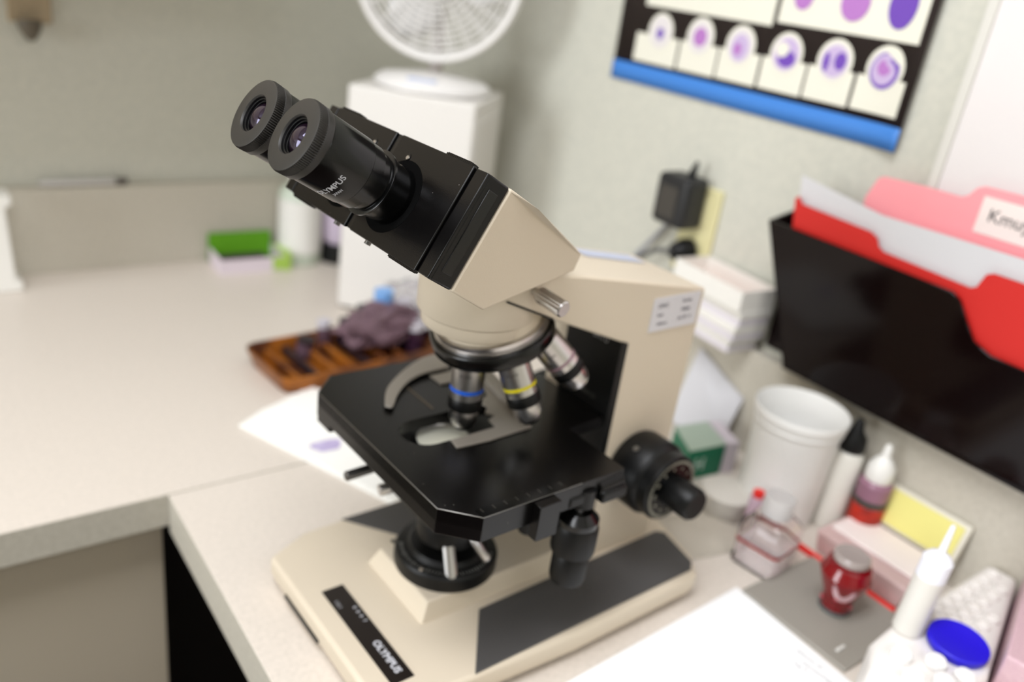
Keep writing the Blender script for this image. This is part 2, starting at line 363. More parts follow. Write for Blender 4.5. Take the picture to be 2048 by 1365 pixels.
B().prism([(0, 0, 0), (0, 70, 0), (0, 70, 48), (0, 67, 48), (0, 58, 2), (0, 0, 2)][1:-1], (104, 0, 0)).done('back_panel', gg, gb)
B().box((8, 6, 2), (84, 44, 19)).done('contents', mat('dark purple contents', (52, 34, 50), .6), gb, bevel=2)
B().box((104.2, -2, 0), (116, 50, 30)).box((86, -1.2, 2), (104, -.2, 24)).done('side_label', mat('lime sticker', (170, 204, 90), .5), gb)
bt = empty('reagent_bottle', (226, 841, 0)); tag(bt, 'white plastic bottle with pale green edge behind the eyepieces', 'bottle')
B().lathe([(34, 0), (36, 3), (36, 118), (30, 130), (17, 136), (17, 140)], seg=40).done('bottle_body', mat('pale green plastic', (206, 216, 200), .4), bt)
B().lathe([(36.4, 22), (36.4, 112)], seg=40, cap=False).done('label', mat('label paper', (236, 234, 228), .6), bt)
B().lathe([(19, 138), (19, 156), (17, 158)], seg=32).done('cap', whitep, bt)
jb = empty('jar', (292, 828, 0)); tag(jb, 'lilac jar standing on a black foot beside the tall white box', 'jar')
B().lathe([(30, 0), (30, 30), (26, 34)], seg=32).done('foot', blackm, jb)
B().lathe([(24, 34), (30, 44), (30, 86), (24, 92)], seg=32).done('jar_body', mat('lilac plastic', (206, 192, 212), .4), jb)
B().lathe([(22, 92), (22, 104)], seg=32).done('lid', blackm, jb)

# amber staining tray with vials and wrappers behind the stage
tr = empty('staining_tray', (148, 455, 0), math.radians(5)); tag(tr, 'amber brown staining tray full of vials behind the stage', 'tray')
def rrect(hx, hy, r, n=5):
    P = []
    for cx, cy, a0 in ((hx - r, hy - r, 0), (-hx + r, hy - r, 90), (-hx + r, -hy + r, 180), (hx - r, -hy + r, 270)):
        for i in range(n + 1):
            a = math.radians(a0 + 90 * i / n); P.append((cx + r * math.cos(a), cy + r * math.sin(a)))
    return P
def zr(P, z, s=0): return [(x, y, z) for x, y in P]
B().loft([zr(rrect(132, 52, 16), 0), zr(rrect(141, 59, 20), 24), zr(rrect(137, 55, 18), 24), zr(rrect(129, 49, 14), 4)]).done('tray_shell', amber, tr)
for k in range(9):
    x = -116 + k * 26
    B().box((x, -46, 4), (x + 6, 46, 17)).done('divider', purpled if k % 3 == 1 else amber, tr, bevel=1)
def vial(x, y, z, r, l, rz, tilt, body, cap, lab):
    v = empty('vial', (x, y, z), 0); v.rotation_euler = (tilt, 0, rz)
    B().lathe([(r * .6, 0), (r, 2), (r, l * .78), (r * .8, l * .82)], seg=20).done('vial_body', body, v)
    B().lathe([(r * 1.02, l * .8), (r * 1.02, l)], seg=20).done('cap', cap, v)
    return tag(v, lab, 'vial')
bcap = mat('sky blue cap', (120, 168, 226), .4); gcap = mat('grey cap plastic', (196, 192, 200), .35)
T = lambda x, y: (148 + x * math.cos(math.radians(5)) - y * math.sin(math.radians(5)), 455 + x * math.sin(math.radians(5)) + y * math.cos(math.radians(5)))
mauve = mat('mauve stained plastic', (132, 104, 118), .25, trans=.45, ior=1.25)
V = [(-30, 40, mauve, gcap, 'purple vial with a grey cap, the lone one at the left of the heap', 42, 9),
     (-66, 30, mauve, purpled, 'short dark capped vial at the left end of the amber tray', 26, 12),
     (0, 34, purple, purpled, 'dark purple vial at the back of the amber tray, between two vials', 40, 12),
     (26, 30, mauve, purpled, 'mauve vial with a dark cap just left of the blue cap', 56, 13),
     (52, 26, mauve, bcap, 'mauve vial with the sky blue cap in the amber tray', 78, 13),
     (80, 12, mauve, gcap, 'mauve vial with a grey cap right of the blue cap', 64, 13),
     (112, 14, purple, gcap, 'purple vial at the right end of the amber tray', 50, 13),
     (74, -26, purple, gcap, 'purple vial nearest the nosepiece in the amber tray', 46, 12)]
for x, y, m1, m2, lab, l, r in V:
    X, Y = T(x, y); vial(X, Y, 5, r, l, random.uniform(0, 6), random.uniform(-.12, .12), m1, m2, lab)
def crumple(name, c, r, m, lab, cat, n=3, flatz=.6, amp=.35):
    b = B(); me = bpy.data.meshes.new('c'); bm = bmesh.new(); bmesh.ops.create_icosphere(bm, subdivisions=n, radius=1)
    rnd = random.Random(hash(lab) % 99991 if False else len(lab) * 7 + int(c[0]))
    for v in bm.verts:
        v.co *= 1 + rnd.uniform(-amp, amp); v.co.z = max(v.co.z, -.55)
    bm.to_mesh(me); bm.free()
    b.mesh(me, lambda q: (c[0] + q.x * r[0], c[1] + q.y * r[1], c[2] + .55 * r[2] + q.z * r[2])); o = b.done(name, m, ang=10)
    return tag(o, lab, cat)
X, Y = T(96, 38); crumple('plastic_wrapper', (X, Y, 52), (34, 20, 22), cloudy, 'crumpled clear plastic wrapper on the vials behind the blue cap', 'wrapper')
X, Y = T(104, -18); crumple('plastic_wrapper', (X, Y, 40), (26, 20, 20), cloudy, 'crumpled clear plastic wrapper at the nosepiece end of the amber tray', 'wrapper')
X, Y = T(30, 2)
crumple('plastic_wrapper', (X, Y, 22), (54, 28, 32), mat('purple film', (150, 122, 132), .3, trans=.5, ior=1.2), 'crumpled purple stained film lying in the middle of the amber tray', 'wrapper')

# folded paper towel with a stain, left of the stage
tw = empty('paper_towel', (0, 0, 0)); tag(tw, 'folded white paper towel with a purple stain left of the stage', 'paper towel')
towel = mat('paper towel white', (250, 249, 244), .9, bump=.4, bscale=700)
A = Vector((-56, 346, 0)); e1 = Vector((112, 60, 0)); e2 = Vector((84, -205, 0))
for k in range(4):
    o1 = A + Vector((k * 1.6, -k * 2.2, .4 + k * 1.3)); pts = [o1]
    for i in range(1, 6): pts.append(o1 + e1 * (i / 6) + Vector((0, random.uniform(-3, 4), 0)))
    pts += [o1 + e1 * (1 - k * .02), o1 + e1 + e2, o1 + e2]
    B().prism(pts, (0, 0, 1.0)).done('ply', towel, tw)
stm = mat('violet stain', (176, 160, 204), .9, col2=(200, 190, 222), vscale=90)
c = Vector((13, 262, 5.5)); b = B()
b.poly([c + Vector(((17 + 3 * math.sin(3 * t)) * math.cos(t), (14 + 3 * math.cos(2 * t)) * math.sin(t), 0)) for t in [2 * PI * k / 24 for k in range(24)]]); b.done('stain', stm, tw)

# ------------------------------------------------------------------ the microscope (local frame: x depth, y to its left, z up; optical axis at 0,0)
YAW = 0.032864
ms = empty('microscope', (0, 0, 0), YAW)
tag(ms, 'cream and black binocular microscope standing on the worktop in the foreground', 'microscope')
# base
ol = [(-119, -60), (-119, 88), (-80, 106), (60, 114), (205, 114), (222, 92), (236, 40), (236, -40), (222, -92), (205, -114), (60, -114), (-80, -106), (-119, -88)]
def scale_ol(s): return [(x - math.copysign(s, x) if abs(x) > 5 else x, y - math.copysign(s, y)) for x, y in ol]
bb = B().loft([zr(scale_ol(7), 4), zr(scale_ol(2), 8), zr(ol, 16), zr(ol, 29)], 0)
base = bb.done('base', cream, ms, bevel=3.5, seg=3)
B().loft([[(-50, -44, 28), (-50, 44, 28), (130, 44, 28), (130, -44, 28)], [(-42, -38, 45), (-42, 38, 45), (130, 38, 45), (130, -38, 45)]]).done('lamp_plinth', cream, base, bevel=1.2)
for s in (-1, 1):
    P = [(2, 52), (218, 50), (224, 60), (213, 100), (204, 108), (-43, 108), (-37, 104)]
    P = [(1, 52), (217, 49), (224, 55), (214, 99), (204, 107), (-42, 107)]
    B().prism([(x, s * y, 28.6) for x, y in P], (0, 0, 1.8)).done('side_pad', padm, base, bevel=1.2)
b = B().box((-100.5, -85, 28.8), (-81.5, 28, 29.6), 0)
b.mesh(text_mesh('OLYMPUS', 8.2, bold=.28), flat((-90, -59, 29.75), (0, -1, 0), (1, 0, 0)), 1)
b.mesh(text_mesh('(  )(  )', 3.6, bold=.05), flat((-95.5, 8, 29.75), (0, -1, 0), (1, 0, 0)), 1)
b.mesh(text_mesh('0   0   0   7', 4.2, bold=.1), flat((-86, -9.5, 29.75), (0, -1, 0), (1, 0, 0)), 1)
b.done('control_strip', [mat('dark brown strip', (30, 24, 21), .35), letter], base)
b = B().box((-119.7, -4, 10), (-114, 56, 13.5)); b.done('slot', blackm, base)
for x in (-95, 205):
    for y in (-85, 85): B().lathe([(11, 0), (12, 5)], o=(x, y, 0), seg=20).done('rubber_foot', blackm, base)

# arm: column with recess, sloping top and underside
W = 45
prof = [(210, 29), (210, 285), (61, 313), (30, 317), (0, 319), (-14, 319), (-14, 303), (36, 281.5), (125, 246), (125, 29)]
arm = B().prism([(x, -W, z) for x, z in prof], (0, 2 * W, 0)).done('arm', cream, ms, bevel=2.2, seg=3)
# open black recess on the front of the column between two cream cheeks
b = B().box((118, -44.6, 33), (126.5, 20, 250)); pan = b.done('column_panel', blackm, arm, bevel=.6)
B().mesh(text_mesh('BHTU', 7, bold=.1), flat((117.6, -21, 244), (0, -1, 0), (0, 0, 1))).done('model_lettering', letter, arm)
B().mesh(text_mesh('OLYMPUS', 6, bold=.1), flat((117.6, -14, 190), (0, -1, 0), (0, 0, 1))).done('maker_lettering', mat('faint lettering', (60, 58, 54), .5), arm)
b = B().box((146, -45.9, 253.4), (204, -45.2, 283.5), 0)
for (x, z, wd, s, t) in ((158, 276, 0, 5.0, 'OWC'), (187, 277.5, 0, 4.0, 'Service'), (156, 268, 0, 3.2, 'Serial'), (187, 269.5, 0, 4.0, '198204'), (160, 260, 0, 3.0, 'Calibrated'), (188, 262, 0, 4.0, 'Jan 20 1 4')):
    b.mesh(text_mesh(t, s, bold=.08), flat((x, -46.1, z), (1, 0, 0), (0, 0, 1)), 1)
b.done('service_sticker', [mat('sticker white', (214, 212, 214), .4), mat('sticker ink', (90, 88, 98), .6)], arm)
b = B().poly([(120, 36, 302.6), (120, 14, 302.6), (196, 14, 288.3), (196, 36, 288.3)]).done('top_sticker', [mat('blue white sticker', (190, 196, 214), .5)], arm)
b = B().lathe([(3, 0), (3, 12), (5.6, 12.4), (6.2, 13.5), (6.2, 36), (5.2, 37)], o=(14, -38, 307.5), axis=(.1, -1, -.1), seg=36, teeth={3: .5, 4: .5}); b.done('clamp_screw', silver, arm)

# nosepiece housing: round cream mount, step, rings
AX = Vector((math.sin(math.radians(18)), 0, -math.cos(math.radians(18)))); TC = Vector((19, 0, 256))
nb = B().lathe([(44, 319), (44.5, 312), (44.5, 279), (43.6, 277.5), (41.2, 277), (40.5, 268), (39, 266)], seg=72)
nb.loft([[TC + (-AX) * h + (frame_from(AX)[0] * math.cos(2 * PI * k / 64) + frame_from(AX)[1] * math.sin(2 * PI * k / 64)) * r for k in range(64)] for r, h in ((39.5, 30), (40.5, 13), (42, 9))])
nose = nb.done('nosepiece', cream, ms, bevel=1)
B().lathe([(38, -15), (43.6, -14), (43.6, -10.6), (42.4, -10), (44.6, -9.4), (44.6, -6), (40, -5)], o=TC, axis=AX, seg=96).done('steel_ring', silver, nose)
B().lathe([(40, -8), (47.4, -7), (48.4, -5.5), (48.4, 2.5), (46.5, 5), (30, 14), (12, 17)], o=TC, axis=AX, seg=96).done('turret', blackg, nose)
B().prism([(-9, -45.6, 302.4), (37, -45.6, 282.4), (37, -45.6, 281), (-9, -45.6, 301)], (0, 1.5, 0)).done('slide_seam', blackm, arm)

# objectives on the turret
e1 = Vector((-math.cos(math.radians(18)), 0, -math.sin(math.radians(18)))); e2 = Vector((0, 1, 0))
OB = [(0, 'blue', (24, 96, 214), 74, 1, 20, 18), (-84, 'yellow', (222, 206, 20), 66, .98, 22, 18), (-134.5, 'red', (150, 120, 130), 60, 1, 35, 29.8), (130, 'white', (224, 222, 218), 44, .9, 22, 18)]
for ang, cn, cc, ln, s, RR, bet in OB:
    a = math.radians(ang); rad = e1 * math.cos(a) + e2 * math.sin(a)
    d = (AX * math.cos(math.radians(bet)) + rad * math.sin(math.radians(bet))).normalized()
    o0 = TC + rad * RR + AX * 2
    ob = B()
    L0 = 6; r = 12.6 * s
    ob.lathe([(9, 0), (r * .98, L0), (r * 1.04, L0 + 1), (r * 1.04, ln * .47)], o=o0, axis=d, seg=48, mi=0)
    ob.lathe([(r * 1.05, ln * .47), (r * 1.05, ln * .51)], o=o0, axis=d, seg=48, mi=1)
    ob.lathe([(r * 1.04, ln * .51), (r * 1.04, ln * .59)], o=o0, axis=d, seg=48, mi=0)
    ob.lathe([(r * .93, ln * .73), (r * .90, ln * .86), (r * .72, ln * .93), (r * .62, ln * .94)], o=o0, axis=d, seg=48, mi=0)
    x = ob.done('objective', [silver, mat(cn + ' colour band', cc, .4)], ms, weld=False)
    x['label'] = 'objective lens with a %s colour band' % cn
    B().lathe([(r * 1.02, ln * .59), (r * 1.07, ln * .60), (r * 1.07, ln * .72), (r * 1.02, ln * .73)], o=o0, axis=d, seg=90, teeth={1: .45, 2: .45}).done('knurled_ring', blackm, x)
    b = B().lathe([(r * .62, ln * .92), (r * .5, ln * .98), (r * .3, ln)], o=o0, axis=d, seg=32); b.done('tip', blackg, x)
    # engraved magnification on the side that faces the operator
    xx, yy, aa = frame_from(d); side = (Vector((-.72, -.69, 0)) - aa * aa.dot(Vector((-.72, -.69, 0)))).normalized(); tx = side.cross(-aa)
    me = text_mesh({'blue': 'DPlan 40', 'yellow': 'DPlan 10', 'red': 'DPlan 4', 'white': '100'}[cn], 2.6, ext=.01)
    def bend(c, o0=o0, aa=aa, side=side, ln=ln, r=r, tx=tx):
        th = c.x / (r * 1.05); rr = r * 1.045 + .06 + c.z
        return o0 + aa * (ln * .30 - c.y) + (side * math.cos(th) - tx * -math.sin(th)) * rr
    B().mesh(me, bend).done('engraving', ink, x)

# stage: black plate with slot, deep rim, chamfered corners
sl = [(-81, -88), (-81, 88), (-59, 111), (74, 110), (74, 46), (116, 43), (116, -43), (74, -46), (74, -110), (-59, -111)]
slot = []
for i in range(13):
    a = math.radians(90 + 180 * i / 12); slot.append((-36 + 19 * math.cos(a), 19 * math.sin(a)))
for i in range(13):
    a = math.radians(-90 + 180 * i / 12); slot.append((22 + 19 * math.cos(a), 19 * math.sin(a)))
sb = bmesh.new()
def loop(P, z): return [sb.verts.new((x * MM, y * MM, z * MM)) for x, y in P]
for zt in (180, 170):
    a = loop(sl, zt); c_ = loop(slot, zt)
    ed = [sb.edges.new((a[i], a[(i + 1) % len(a)])) for i in range(len(a))] + [sb.edges.new((c_[i], c_[(i + 1) % len(c_)])) for i in range(len(c_))]
    bmesh.ops.triangle_fill(sb, use_beauty=True, edges=ed)
    if zt == 180: at, ct = a, c_
for i in range(len(sl)): sb.faces.new((at[i], at[(i + 1) % len(sl)], a[(i + 1) % len(sl)], a[i]))
for i in range(len(slot)): sb.faces.new((ct[i], ct[(i + 1) % len(slot)], c_[(i + 1) % len(slot)], c_[i]))
t = B(); t.bm.free(); t.bm = sb; stage = t.done('stage', black, ms, ang=25)
rim = []
def wallstrip(P, z0, z1, th, nm):
    out = []
    b = B(); n = len(P); Q = []
    for i, (x, y) in enumerate(P):
        Q.append((x * (1 - th / max(abs(x), 40)), y * (1 - th / max(abs(y), 40))))
    b.loft([[(P[i][0], P[i][1], z0), (P[i][0], P[i][1], z1), (Q[i][0], Q[i][1], z1), (Q[i][0], Q[i][1], z0)] for i in range(n)], 0)
    return b.done(nm, black, stage, bevel=.5)
wallstrip([(-40, 111), (-59, 111), (-81, 88), (-81, -88), (-59, -111), (30, -110.5)], 160, 179.8, 6, 'stage_rim')
B().box((-80.8, 66, 154), (-70, 88, 162)).done('corner_block', black, stage, bevel=1)
# fine edge wear line along the stage lip
b = B().tube([(-58, 110.8, 180), (-80.8, 88, 180), (-80.8, -88, 180), (-59, -110.8, 180), (30, -110.4, 180)], .35, seg=5); b.done('worn_edge', silverd, stage)
b = B().box((-59, -110.6, 179.6), (17, -101.5, 180.5), 0)
for k in range(8): b.box((-56 + k * 10, -106, 180.4), (-55.4 + k * 10, -102, 180.7), 1)
b.done('vernier_scale', [blackg, silverd], stage)
B().box((-16, -119, 150), (3.5, -110.5, 179)).done('drive_block', black, stage, bevel=.6)
B().box((20, -112, 160), (48, -106, 170)).box((50, -116, 158), (76, -98, 168)).done('slide_rack', blackm, stage, bevel=2)
B().lathe([(6, 0), (7, 1), (7, 24), (6, 25)], o=(74, -107, 171), axis=(-1, 0, -.1), seg=24).done('guide_rod', black, stage)
# slide holder: fixed L bracket and sprung curved finger
L = [(-25, -21), (-27, -32), (2, -34), (40, -32.5), (50, -18), (68, 42), (75, 66), (72, 90), (46, 100), (40, 90), (52, 62), (45, 32), (30, 20), (36, 8), (22, -4), (30, -8), (20, -19), (-7, -20)]
L = [(-25, -21), (-27, -32), (2, -34), (45, -32), (60, -17), (76, 66), (60, 78), (26, 76), (18, 76), (19, 59), (45, 58), (50, 40), (44, 26), (30, 19), (32, 10), (24, 2), (29, -5), (20, -8), (19, -20)]
B().prism([(x, y, 180.2) for x, y in L], (0, 0, 1.6)).done('slide_holder', clipm, stage, bevel=.4)
B().prism([(42, -30, 181.8), (49, -24, 181.8), (62, 60, 181.8), (56, 60, 181.8)], (0, 0, 4.5)).done('holder_rail', clipm, stage, bevel=.5)
outer = [(-46, 42), (-37, 57), (-25, 71), (-1, 89), (25, 103), (45, 107), (56, 107)]
inner = [(40, 79), (22, 78.5), (6, 76), (-11, 67.5), (-28, 53), (-40, 39), (-43.5, 38)]
def smooth(P, n=4):
    out = []
    for i in range(len(P) - 1):
        p0 = P[max(i - 1, 0)]; p1 = P[i]; p2 = P[i + 1]; p3 = P[min(i + 2, len(P) - 1)]
        for k in range(n):
            t = k / n
            out.append(tuple(.5 * (2 * b_ + (c_ - a_) * t + (2 * a_ - 5 * b_ + 4 * c_ - d_) * t * t + (3 * b_ - a_ - 3 * c_ + d_) * t ** 3) for a_, b_, c_, d_ in zip(p0, p1, p2, p3)))
    out.append(P[-1]); return out
B().prism([(x, y, 182.5) for x, y in smooth(outer) + smooth(inner)], (0, 0, 1.8)).done('slide_finger', clipm, stage, bevel=.4)
B().lathe([(4.5, 0), (4.5, 4)], o=(50, 93, 180), seg=20).done('finger_pivot', silverd, stage)
B().box((-11, 27, 180.05), (-9, 66, 180.4)).done('scribed_line', mat('scribed line', (92, 80, 66), .5), stage)
# condenser and its holder
cond = B().lathe([(22, 70), (27, 74), (28, 92), (26, 96), (26, 150), (22, 156)], seg=56).done('condenser', blackm, ms)
B().box((-44, -30, 112), (60, 30, 148)).box((-66, -50, 144), (72, 74, 150)).done('holder_with_slot_shade', blackm, cond, bevel=1)  # holder block, plus a wide plate added to darken the stage slot
B().lathe([(20, 0), (22, 1.5), (22, 2.2), (19, 3.2), (10, 4.6), (0.01, 5)], o=(-8, 11, 159), seg=40).done('top_lens', mat('lit lens glass', (255, 254, 236), .08, spec=1, coat=1), cond)  # near white colour paints the light seen in the lens
B().lathe([(26, 148), (26, 160), (22.6, 161), (22.4, 158)], o=(-8, 11, 0), seg=40).done('lens_cell', blackm, cond)
for (x, y, z, ax, l, r) in ((-14, -20, 78, (-.15, -.55, -.83), 27, 5.2), (4, -28, 84, (.35, -.6, -.72), 22, 3.8)):
    B().lathe([(r * .8, 0), (r, 1), (r, l - 1), (r * .8, l)], o=(x, y, z), axis=ax, seg=24, teeth={1: .25, 2: .25}).done('centering_screw', silver, cond)
B().lathe([(3.2, 0), (4, 1), (4, 24), (3.2, 25)], o=(-58, 32, 135), axis=(-1, 0, -.05), seg=24).done('aperture_lever', silverd, cond)
B().lathe([(2, 0), (2, 8), (5, 9), (5, 20), (4.5, 21)], o=(-30, 30, 112), axis=(-1, .15, -.1), seg=24).done('clamp_knob', silver, cond)
B().lathe([(5, 0), (7, 2), (7, 22), (6, 23)], o=(30, -62, 128), axis=(0, 0, -1), seg=24).done('stop_screw', blackm, stage)
# field lens ring on the plinth
fl = B().lathe([(43.5, 45), (44, 46.5), (44, 57), (42, 59.5), (34, 61), (31, 65), (22, 65)], seg=144, teeth={1: .5, 2: .5}).done('field_lens_ring', blackm, ms)
b = B()
for k in range(40):
    a = math.radians(150 + k * 4.2); b.obox((38.5 * math.cos(a), 38.5 * math.sin(a), 60.3), Vector((math.cos(a), math.sin(a), 0)) * (2.1 if k % 5 == 0 else 1.2), Vector((-math.sin(a), math.cos(a), 0)) * .22, (0, 0, .25))
b.done('degree_scale', mat('pale engraving', (150, 148, 142), .5), fl)
B().lathe([(2.2, 0), (2.2, 2)], o=(-36, -17, 60), seg=16).done('set_screw', silver, fl)
B().lathe([(2.4, 0), (2.4, 1), (1.4, 1), (1.4, .6)], o=(-38, 24, 60), seg=16).done('index_screw', silverd, fl)
# coaxial stage drive hanging under the right side of the stage
SD = (40, -104); SZ = 11
sd = B().lathe([(14, 101), (17, 103), (17.4, 105), (17.4, 125), (16, 128)], o=(*SD, SZ), seg=100, teeth={2: .5, 3: .5}).done('stage_drive_knob', blackm, ms)
B().lathe([(11, 73), (13.5, 75), (14.3, 78), (14.3, 96), (12, 101)], o=(*SD, SZ), seg=90, teeth={2: .5, 3: .5}).done('lower_knob', blackm, sd)
B().lathe([(15.6, 127), (16.2, 129), (16.2, 133), (10, 139)], o=(*SD, SZ), seg=48).done('collar', blackg, sd)
B().lathe([(3.6, 136), (3.6, 145)], o=(*SD, SZ), seg=32).done('drive_shaft', silver, sd)
B().lathe([(10, 145), (10, 160)], o=(*SD, SZ), seg=32).done('drive_bracket', blackm, sd)
# focus knobs on both sides of the column
for s in (-1, 1):
    fk = B().lathe([(20, 44), (33, 46), (34.5, 50), (34.5, 74), (32, 79), (31, 80), (31, 90), (29.5, 92)], o=(164, 0, 122), axis=(0, s, 0), seg=96).done('focus_knob', blackm, ms)
    B().lathe([(13.5, 91), (14.6, 93), (14.6, 118), (12.5, 121)], o=(164, 0, 122), axis=(0, s, 0), seg=72).done('fine_focus_knob', blackm, fk)
    b = B()
    b.lathe([(28.8, 92), (28.8, 92.5)], o=(164, 0, 122), axis=(0, s, 0), seg=72, mi=1)
    for k in range(72):
        a = 2 * PI * k / 72; d = Vector((math.cos(a), 0, math.sin(a))); q = Vector((-math.sin(a), 0, math.cos(a)))
        b.obox(Vector((164, s * 92.7, 122)) + d * 26.6, d * 1.4, q * .32, Vector((0, .25, 0)))
    for k in range(12):
        a = 2 * PI * k / 12 + .1; d = Vector((math.cos(a), 0, math.sin(a)))
        b.mesh(text_mesh(str(k * 2), 4.6, bold=.05), flat(Vector((164, s * 92.7, 122)) + d * 20.5, Vector((-d.z, 0, d.x)) * (-1), d))
    b.done('scale_dial', [mat('dial markings', (160, 156, 140), .5), blackg], fk)
    B().lathe([(2.6, 0), (2.6, 1.5)], o=(164 - 20, s * 62, 122 + 28.6), axis=(-.57, 0, .82), seg=16).done('grub_screw', silverd, fk)

# viewing head in its own tilted frame
N = Vector((-math.cos(PI / 6), 0, .5)); UP = Vector((.5, 0, math.cos(PI / 6))); P0 = Vector((-92.9, 0, 378.2)); VV = Vector((0, 1, 0))
def hp(n, v, u): return P0 + N * n + VV * v + UP * u
def hbox(b, n0, n1, v0, v1, u0, u1, mi=0):
    b.prism([hp(n0, v0, u0), hp(n0, v1, u0), hp(n0, v1, u1), hp(n0, v0, u1)], N * (n1 - n0), mi); return b
def section(vh, pts): return [hp(n, vh, u) for n, u in pts]
side = [(-18.5, 33.6), (-18.5, -34.4), (-48.5, -35), (-138.5, 18), (-134.5, 31), (-47, 33.4)]
hv = lambda n: 94.5 if n > -50 else 94.5 - (abs(n) - 48) * .39
hd = B()
rp = [hp(n, -hv(n), u) for n, u in side]; lp = [hp(n, hv(n), u) for n, u in side]
hd.loft([rp, lp])
head = hd.done('viewing_head', cream, ms, bevel=1.6, seg=3, ang=6)
b = hbox(B(), -18.3, -.6, -94.2, 94.2, -34.2, 33.4); fr = b.done('head_frame', black, head, bevel=1.4, seg=3)
b = hbox(B(), -13, -5, -94.7, -94, -27, 26); b.done('side_inset', blackg, fr, bevel=.3)
for s in (-1, 1):
    b = hbox(B(), -.8, 1.6, min(s * 3.4, s * 81), max(s * 3.4, s * 81), -34.6, 33.8)
    pt = b.done('sliding_plate', black, head, bevel=.7)
    b = hbox(B(), -2, .9, min(s * 83.2, s * 94), max(s * 83.2, s * 94), -34, 33.2); b.done('edge_strip', black, head, bevel=.6)
    for u0, u1 in ((33.4, 34.8), (-35.6, -34.2)):
        b = B(); hbox(b, -4, 1.4, min(s * 52, s * 78), max(s * 52, s * 78), u0, u1)
        for k in range(14): hbox(b, -4, 1.5, s * (54 + k * 1.7) - .4, s * (54 + k * 1.7) + .4, min(u0, u1) - .4, max(u0, u1) + .4)
        b.done('grip_ridge', black, pt)
    B().lathe([(2.2, 0), (2.2, .5)], o=hp(1.5, s * 20.5, 22.4), axis=N, seg=20).done('plate_screw_hole', blackg, pt)
    B().lathe([(1.5, 0), (1.3, .6)], o=hp(1.9, s * 20.5 - .4, 21.8), axis=N, seg=16).done('plate_screw', silver, pt)
    B().lathe([(2.2, 0), (2.2, 3)], o=hp(-4, s * 20.5, -34), axis=-UP, seg=16).done('lower_screw', silverd, pt)
hbox(B(), -1.4, .2, -3.6, 3.6, -34, 33.4).done('centre_rail', blackg, head)
# eyepieces
for s in (-1, 1):
    o0 = hp(0, s * 27.3, -3.1)
    ep = B().lathe([(18.9, 1), (18.9, 17.5), (20.2, 18.2), (21.2, 19.2), (21.2, 20.6), (20.4, 21), (18.6, 21.4), (18.6, 27), (20.4, 28), (20.6, 36), (21.2, 36.6), (21.3, 66), (20.6, 67.2)], o=o0, axis=N, seg=96).done('eyepiece', blackg, ms)
    ep['label'] = 'eyepiece seen at the %s of the pair' % ('right' if s < 0 else 'left')
    B().lathe([(24.2, 1.3), (24.2, 1.75)], o=o0, axis=N, seg=72).done('tube_opening', mat('recess shade black', (2, 2, 2), .9, spec=.1), ep)  # black disc paints the shade of the recess around the tube
    b = B().lathe([(20.6, 66.8), (21.9, 67.2), (22.2, 68), (22.2, 71.6), (22.3, 72), (22.4, 76), (21.8, 77.6), (21, 78), (12.2, 78), (12, 77.8), (11.4, 76.6)], o=o0, axis=N, seg=200, teeth={4: .7, 5: .7}, cap=False)
    b.done('eyecup', rimblack, ep, ang=30)
    b = B().lathe([(11.4, 76.8), (11.2, 75.6), (10.4, 75.4), (10.4, 74), (9.8, 73.8), (9.8, 72)], o=o0, axis=N, seg=72, cap=False); b.done('lens_bore', blackm, ep)
    R_ = 12.0; b = B().lathe([(9.7 * math.cos(PI / 2 * k / 24), 77.3 - (R_ - math.sqrt(R_ ** 2 - (9.7 * math.cos(PI / 2 * k / 24)) ** 2))) for k in range(24)] + [(.01, 77.3)], o=o0, axis=N, seg=64); b.done('eye_lens', lensm, ep, ang=80)
    # lettering around the barrel; visible side faces the camera (towards -y)
    q = VV * -.70 - UP * .71; q.normalize(); tx = q.cross(N)
    for txt, size, n in (('OLYMPUS', 5.2, 50), ('JAPAN', 2.5, 45)):
        def bend(c, n=n):
            th = c.x / 21.4; rr = 21.42 + c.z
            return o0 + N * (n + c.y) + (q * math.cos(th) - tx * math.sin(th)) * rr
        B().mesh(text_mesh(txt, size, ext=.03, bold=.09 if size > 4 else .04), bend).done('lettering', letter, ep)

# ------------------------------------------------------------------ things on the near worktop, right of the microscope
pp = empty('paper_sheet', (0, 0, 0)); tag(pp, 'blank white paper sheet in the foreground beside the microscope base', 'paper')
B().prism([(263, -117, .2), (-20, -132, .2), (-14, -350, .2), (254, -346, .2)], (0, 0, .5)).done('sheet', paper, pp)
b = B()
for i, (t, x, y) in enumerate((('Wlumo of', 247, -212), ('Hematology', 240, -226), ('log 4', 232, -214))):
    b.mesh(text_mesh(t, 6, ext=.02), flat((x, y, .75), (.1, -1, 0), (1, .1, 0)))
b.done('handwriting', mat('grey ink', (150, 150, 156), .7), pp)

cup = empty('plastic_beaker', (408, -46, 0)); tag(cup, 'big white plastic cup with a ridged rim below the file holder', 'cup')
B().lathe([(40, 0), (42, 2), (45.5, 110), (45.8, 111.5), (47.4, 113), (47.6, 115), (46.4, 116.5), (46.6, 118), (48.2, 119), (49.4, 124), (49.6, 128.5), (48.8, 130), (47.4, 128.5), (44, 105), (39.5, 4)], seg=72).done('cup_body', mat('cup plastic', (240, 239, 235), .4), cup)
wbt = empty('dropper_bottle', (444, -92, 0)); tag(wbt, 'white slim bottle with a black nozzle cap behind the big cup', 'bottle')
B().lathe([(14, 0), (16, 2), (16, 90), (12, 96), (8, 98)], seg=32).done('bottle_body', mat('bottle white', (226, 222, 212), .4), wbt)
B().lathe([(13, 96), (14, 99), (13, 112), (7, 120), (5, 130), (2.5, 133)], seg=28).done('nozzle_cap', blackm, wbt)
db = empty('dropper_bottle', (449, -127, 0)); tag(db, 'stain dropper bottle with white nozzle cap and red label', 'bottle')
